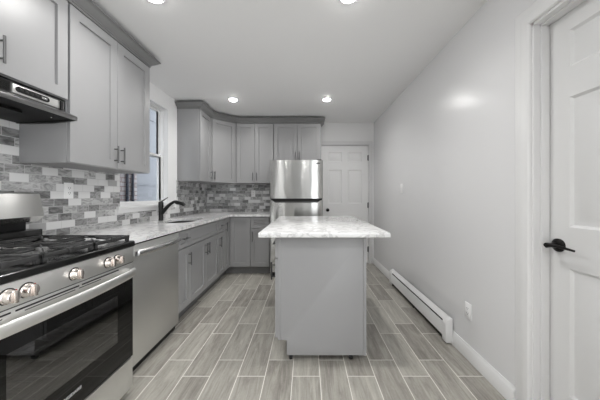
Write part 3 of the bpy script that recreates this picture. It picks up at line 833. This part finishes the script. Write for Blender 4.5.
# pocket handle shared by the door edges: dark tapering grip
mb = MB(); mb.prism([(-h2, 1.146), (h2, 1.146), (h2 - 0.03, 1.130), (h2 - 0.075, 1.090), (-h2 + 0.075, 1.090), (-h2 + 0.03, 1.130)], -0.010, -0.0065 + 0.03, 'y', 0.002)
mb.build('pocket_handle', M['hood_under'], fd2)
mb = MB(); mb.prism([(-h2 + 0.06, 1.112), (h2 - 0.06, 1.112), (h2 - 0.075, 1.088), (-h2 + 0.075, 1.088)], -0.016, -0.009, 'y', 0.002); mb.build('handle_lip', M['darkmetal'], fd2)
mb = MB(); mb.box(h2 - 0.10, 0.006, 1.650, h2 - 0.045, 0.02, 1.664, 0.001); bdg = mb.build('badge', M['darkmetal'], fd)
MB().box(h2 - 0.09, 0.015, 1.7045, h2 - 0.02, 0.07, 1.718, 0.004).build('hinge_cover', M['darkmetal'], fg)
MB().box(-h2 + 0.01, 0.03, 0.03, h2 - 0.01, 0.075, 0.072).build('toe_grille', M['rubber'], fg)
for x in (-h2 + 0.05, h2 - 0.05):
    MB().lathe([(0.022, 0.0), (0.022, 0.012), (0.010, 0.014), (0.010, 0.035)], (x, 0.06, 0), 'z', 14).build('foot', M['rubber'], fg)

# ------------------------------------------------------------------ island on casters
IZ = 0.045
isl = thing('kitchen_island', 'grey kitchen island cabinet on casters under a white quartz slab', 'kitchen island', (-0.225, 2.95, 0), RIGHT)
# local x = 2.95 - worldY (0 far .. 1.16 near), y = worldX + 0.225
IL, ID = 1.16, 0.652
mb = MB()
mb.prism([(0.021, IZ + 0.11), (0.083, IZ + 0.11), (0.083, IZ), (ID, IZ), (ID, 0.904), (0.021, 0.904)], 0.016, IL - 0.018, 'x')
mb.build('cabinet_body', M['cabinet'], isl)
for x in (0.0, IL - 0.018):
    mb = MB(); mb.prism([(0.019, IZ + 0.11), (0.083, IZ + 0.11), (0.083, IZ), (ID + 0.001, IZ), (ID + 0.001, 0.905), (0.019, 0.905)], x, x + 0.0165, 'x', 0.001)
    mb.build('end_panel', M['cabinet'], isl)
# corner stiles on the near end
for y in (0.019, ID - 0.019):
    MB().box(IL - 0.0018, y, IZ + (0.11 if y < 0.1 else 0.0), IL + 0.003, y + 0.02, 0.904, 0.001).build('corner_stile', M['cabinet'], isl)
for k in range(3):
    a_, b_ = 0.003 + k * 0.385, 0.003 + (k + 1) * 0.385
    o = MB().shaker(a_ + G, IZ + 0.125, b_ - G, 0.735, st=0.06).build('door', M['cabinet'], isl); bar_handle(o, b_ - 0.035 if k != 1 else a_ + 0.035, 0.64, 0.128, m=M['darkmetal'])
    o = MB().shaker(a_ + G, 0.742, b_ - G, 0.893, st=0.038).build('drawer', M['cabinet'], isl); bar_handle(o, (a_ + b_) / 2, 0.818, 0.128, False, m=M['darkmetal'])
for x in (0.06, IL - 0.032):
    for y in (0.112, ID - 0.105):
        mb = MB(); mb.box(x - 0.02, y - 0.02, IZ - 0.004, x + 0.02, y + 0.02, IZ - 0.0002); mb.box(x - 0.014, y - 0.016, 0.018, x + 0.014, y - 0.013, IZ); mb.box(x - 0.014, y + 0.013, 0.018, x + 0.014, y + 0.016, IZ)
        cs = mb.build('caster', M['nickel'], isl)
        MB().lathe([(0.017, -0.011), (0.0195, -0.008), (0.0195, 0.008), (0.017, 0.011)], (x, y, 0.0195), 'y', 20).build('wheel', M['rubber'], cs)
# slab
mb = MB(); mb.box(-0.325, 1.682, 0.906, 0.567, 3.05, 0.938, 0.004)
sl = mb.build('island_worktop', M['quartz'], None, loc=(-0.325, 1.682, 0.906))
tag(sl, 'rectangular white quartz slab lying on the grey island cabinet', 'worktop')

# ------------------------------------------------------------------ baseboard heater
ht = thing('baseboard_heater', 'long low white baseboard heater running along the plain grey wall', 'heater', (XR - 0.0155, 3.35, 0), RIGHT)
HL = 1.36
mb = MB(); mb.prism([(-0.036, 0.044), (-0.052, 0.052), (-0.052, 0.152), (-0.046, 0.160), (-0.040, 0.157), (-0.045, 0.149), (-0.045, 0.056), (-0.036, 0.05)], 0.03, HL - 0.03, 'x')
mb.build('front_cover', M['heater'], ht)
mb = MB(); mb.prism([(0.0, 0.204), (-0.012, 0.204), (-0.040, 0.186), (-0.046, 0.176), (-0.042, 0.174), (-0.036, 0.182), (-0.010, 0.198), (0.0, 0.198)], 0.03, HL - 0.03, 'x')
mb.build('top_cover', M['heater'], ht)
MB().box(0.03, -0.034, 0.012, HL - 0.03, 0.0, 0.172).build('heating_element', M['shadow'], ht)
for x in (0.0, HL - 0.052):
    MB().prism([(0.0, 0.012), (-0.050, 0.014), (-0.058, 0.03), (-0.058, 0.168), (-0.044, 0.192), (-0.014, 0.209), (0.0, 0.209)], x, x + 0.052, 'x', 0.002).build('end_cap', M['heater'], ht)
for x in (0.05, HL / 2, HL - 0.06): MB().box(x, -0.034, 0.0, x + 0.02, -0.004, 0.03).build('foot', M['rubber'], ht)

# ------------------------------------------------------------------ outlets and switch
def plate(name, label, cat, loc, rz, sw=False):
    t = thing(name, label, cat, loc, rz)
    MB().box(-0.036, -0.006, -0.058, 0.036, 0.0, 0.058, 0.003).build('cover_plate', M['white_plastic'], t)
    if sw:
        MB().box(-0.008, -0.008, -0.014, 0.008, -0.0062, 0.014, 0.001).build('switch_surround', M['white_plastic'], t)
        MB().prism([(-0.0082, -0.006), (-0.0082, 0.008), (-0.018, 0.012), (-0.016, 0.002)], -0.004, 0.004, 'x').build('toggle', M['white_plastic'], t)
    else:
        mb = MB(); mb.box(-0.017, -0.0085, -0.034, 0.017, -0.0062, 0.034, 0.002); f = mb.build('socket_face', M['white_plastic'], t)
        for z in (-0.018, 0.018):
            mb = MB(); mb.box(-0.008, -0.0092, z - 0.002, -0.005, -0.0084, z + 0.007); mb.box(0.005, -0.0092, z - 0.002, 0.008, -0.0084, z + 0.007); mb.box(-0.002, -0.0092, z - 0.010, 0.002, -0.0084, z - 0.006)
            mb.build('socket_slots', M['socket'], f)
    return t
plate('wall_outlet', 'white double outlet on the mosaic splashback beside the gas range', 'outlet', (XL + 0.0082, 1.828, 1.225), LEFT)
plate('wall_outlet', 'small white outlet on the far mosaic splashback next to the refrigerator', 'outlet', (-0.93, YB - 0.0082, 1.225), BACK)
plate('wall_outlet', 'white outlet low on the plain wall near the heater end', 'outlet', (XR - 0.0002, 1.82, 0.35), RIGHT)
plate('light_switch', 'white toggle light switch on the plain wall above the heater', 'switch', (XR - 0.0002, 3.09, 1.277), RIGHT, True)

# ------------------------------------------------------------------ recessed ceiling lights
GRP = None
rl = thing('recessed_light', 'x', 'ceiling light', (0, 0, CH))
MB().lathe([(0.047, -0.002), (0.051, -0.006), (0.063, -0.005), (0.067, -0.0005)], (0, 0, 0), 'z', 32).build('light_trim', M['white_plastic'], rl)
ln = MB().lathe([(0.046, -0.0015), (0.045, -0.008), (0.036, -0.0115), (0.02, -0.012)], (0, 0, 0), 'z', 32).build('light_lens', M['lens'], rl)
ld = bpy.data.lights.new('lamp', 'AREA'); ld.shape = 'DISK'; ld.size = 0.09; ld.spread = math.radians(145); ld.energy = LAMP_W; ld.color = (1.0, 0.985, 0.965)
lo_ = bpy.data.objects.new('lamp', ld); COL.objects.link(lo_); lo_.location = (0, 0, -0.0135); lo_.parent = rl
spots = [(-0.975, 3.32, 'lit recessed ceiling light nearest the corner wall cabinet'), (0.27, 3.32, 'lit recessed ceiling light in front of the refrigerator and white door'),
         (-0.98, 1.60, 'lit recessed ceiling light over the range-side floor aisle'), (0.27, 1.60, 'lit recessed ceiling light above the near edge of the island'),
         (-0.98, -0.08, 'recessed ceiling light behind the viewer on the range side'), (0.27, -0.08, 'recessed ceiling light behind the viewer on the door side'),
         (-0.98, -1.8, 'added unseen fill light farthest behind the viewer on the range side'), (0.27, -1.8, 'added unseen fill light farthest behind the viewer on the door side')]  # this farthest pair is unseen, added for more light from the front
for i, (x, y, lb) in enumerate(spots):
    o = rl if i == 0 else copy_tree(rl)
    o.location = (x, y, CH); o['label'] = lb; o['group'] = 'recessed ceiling lights'
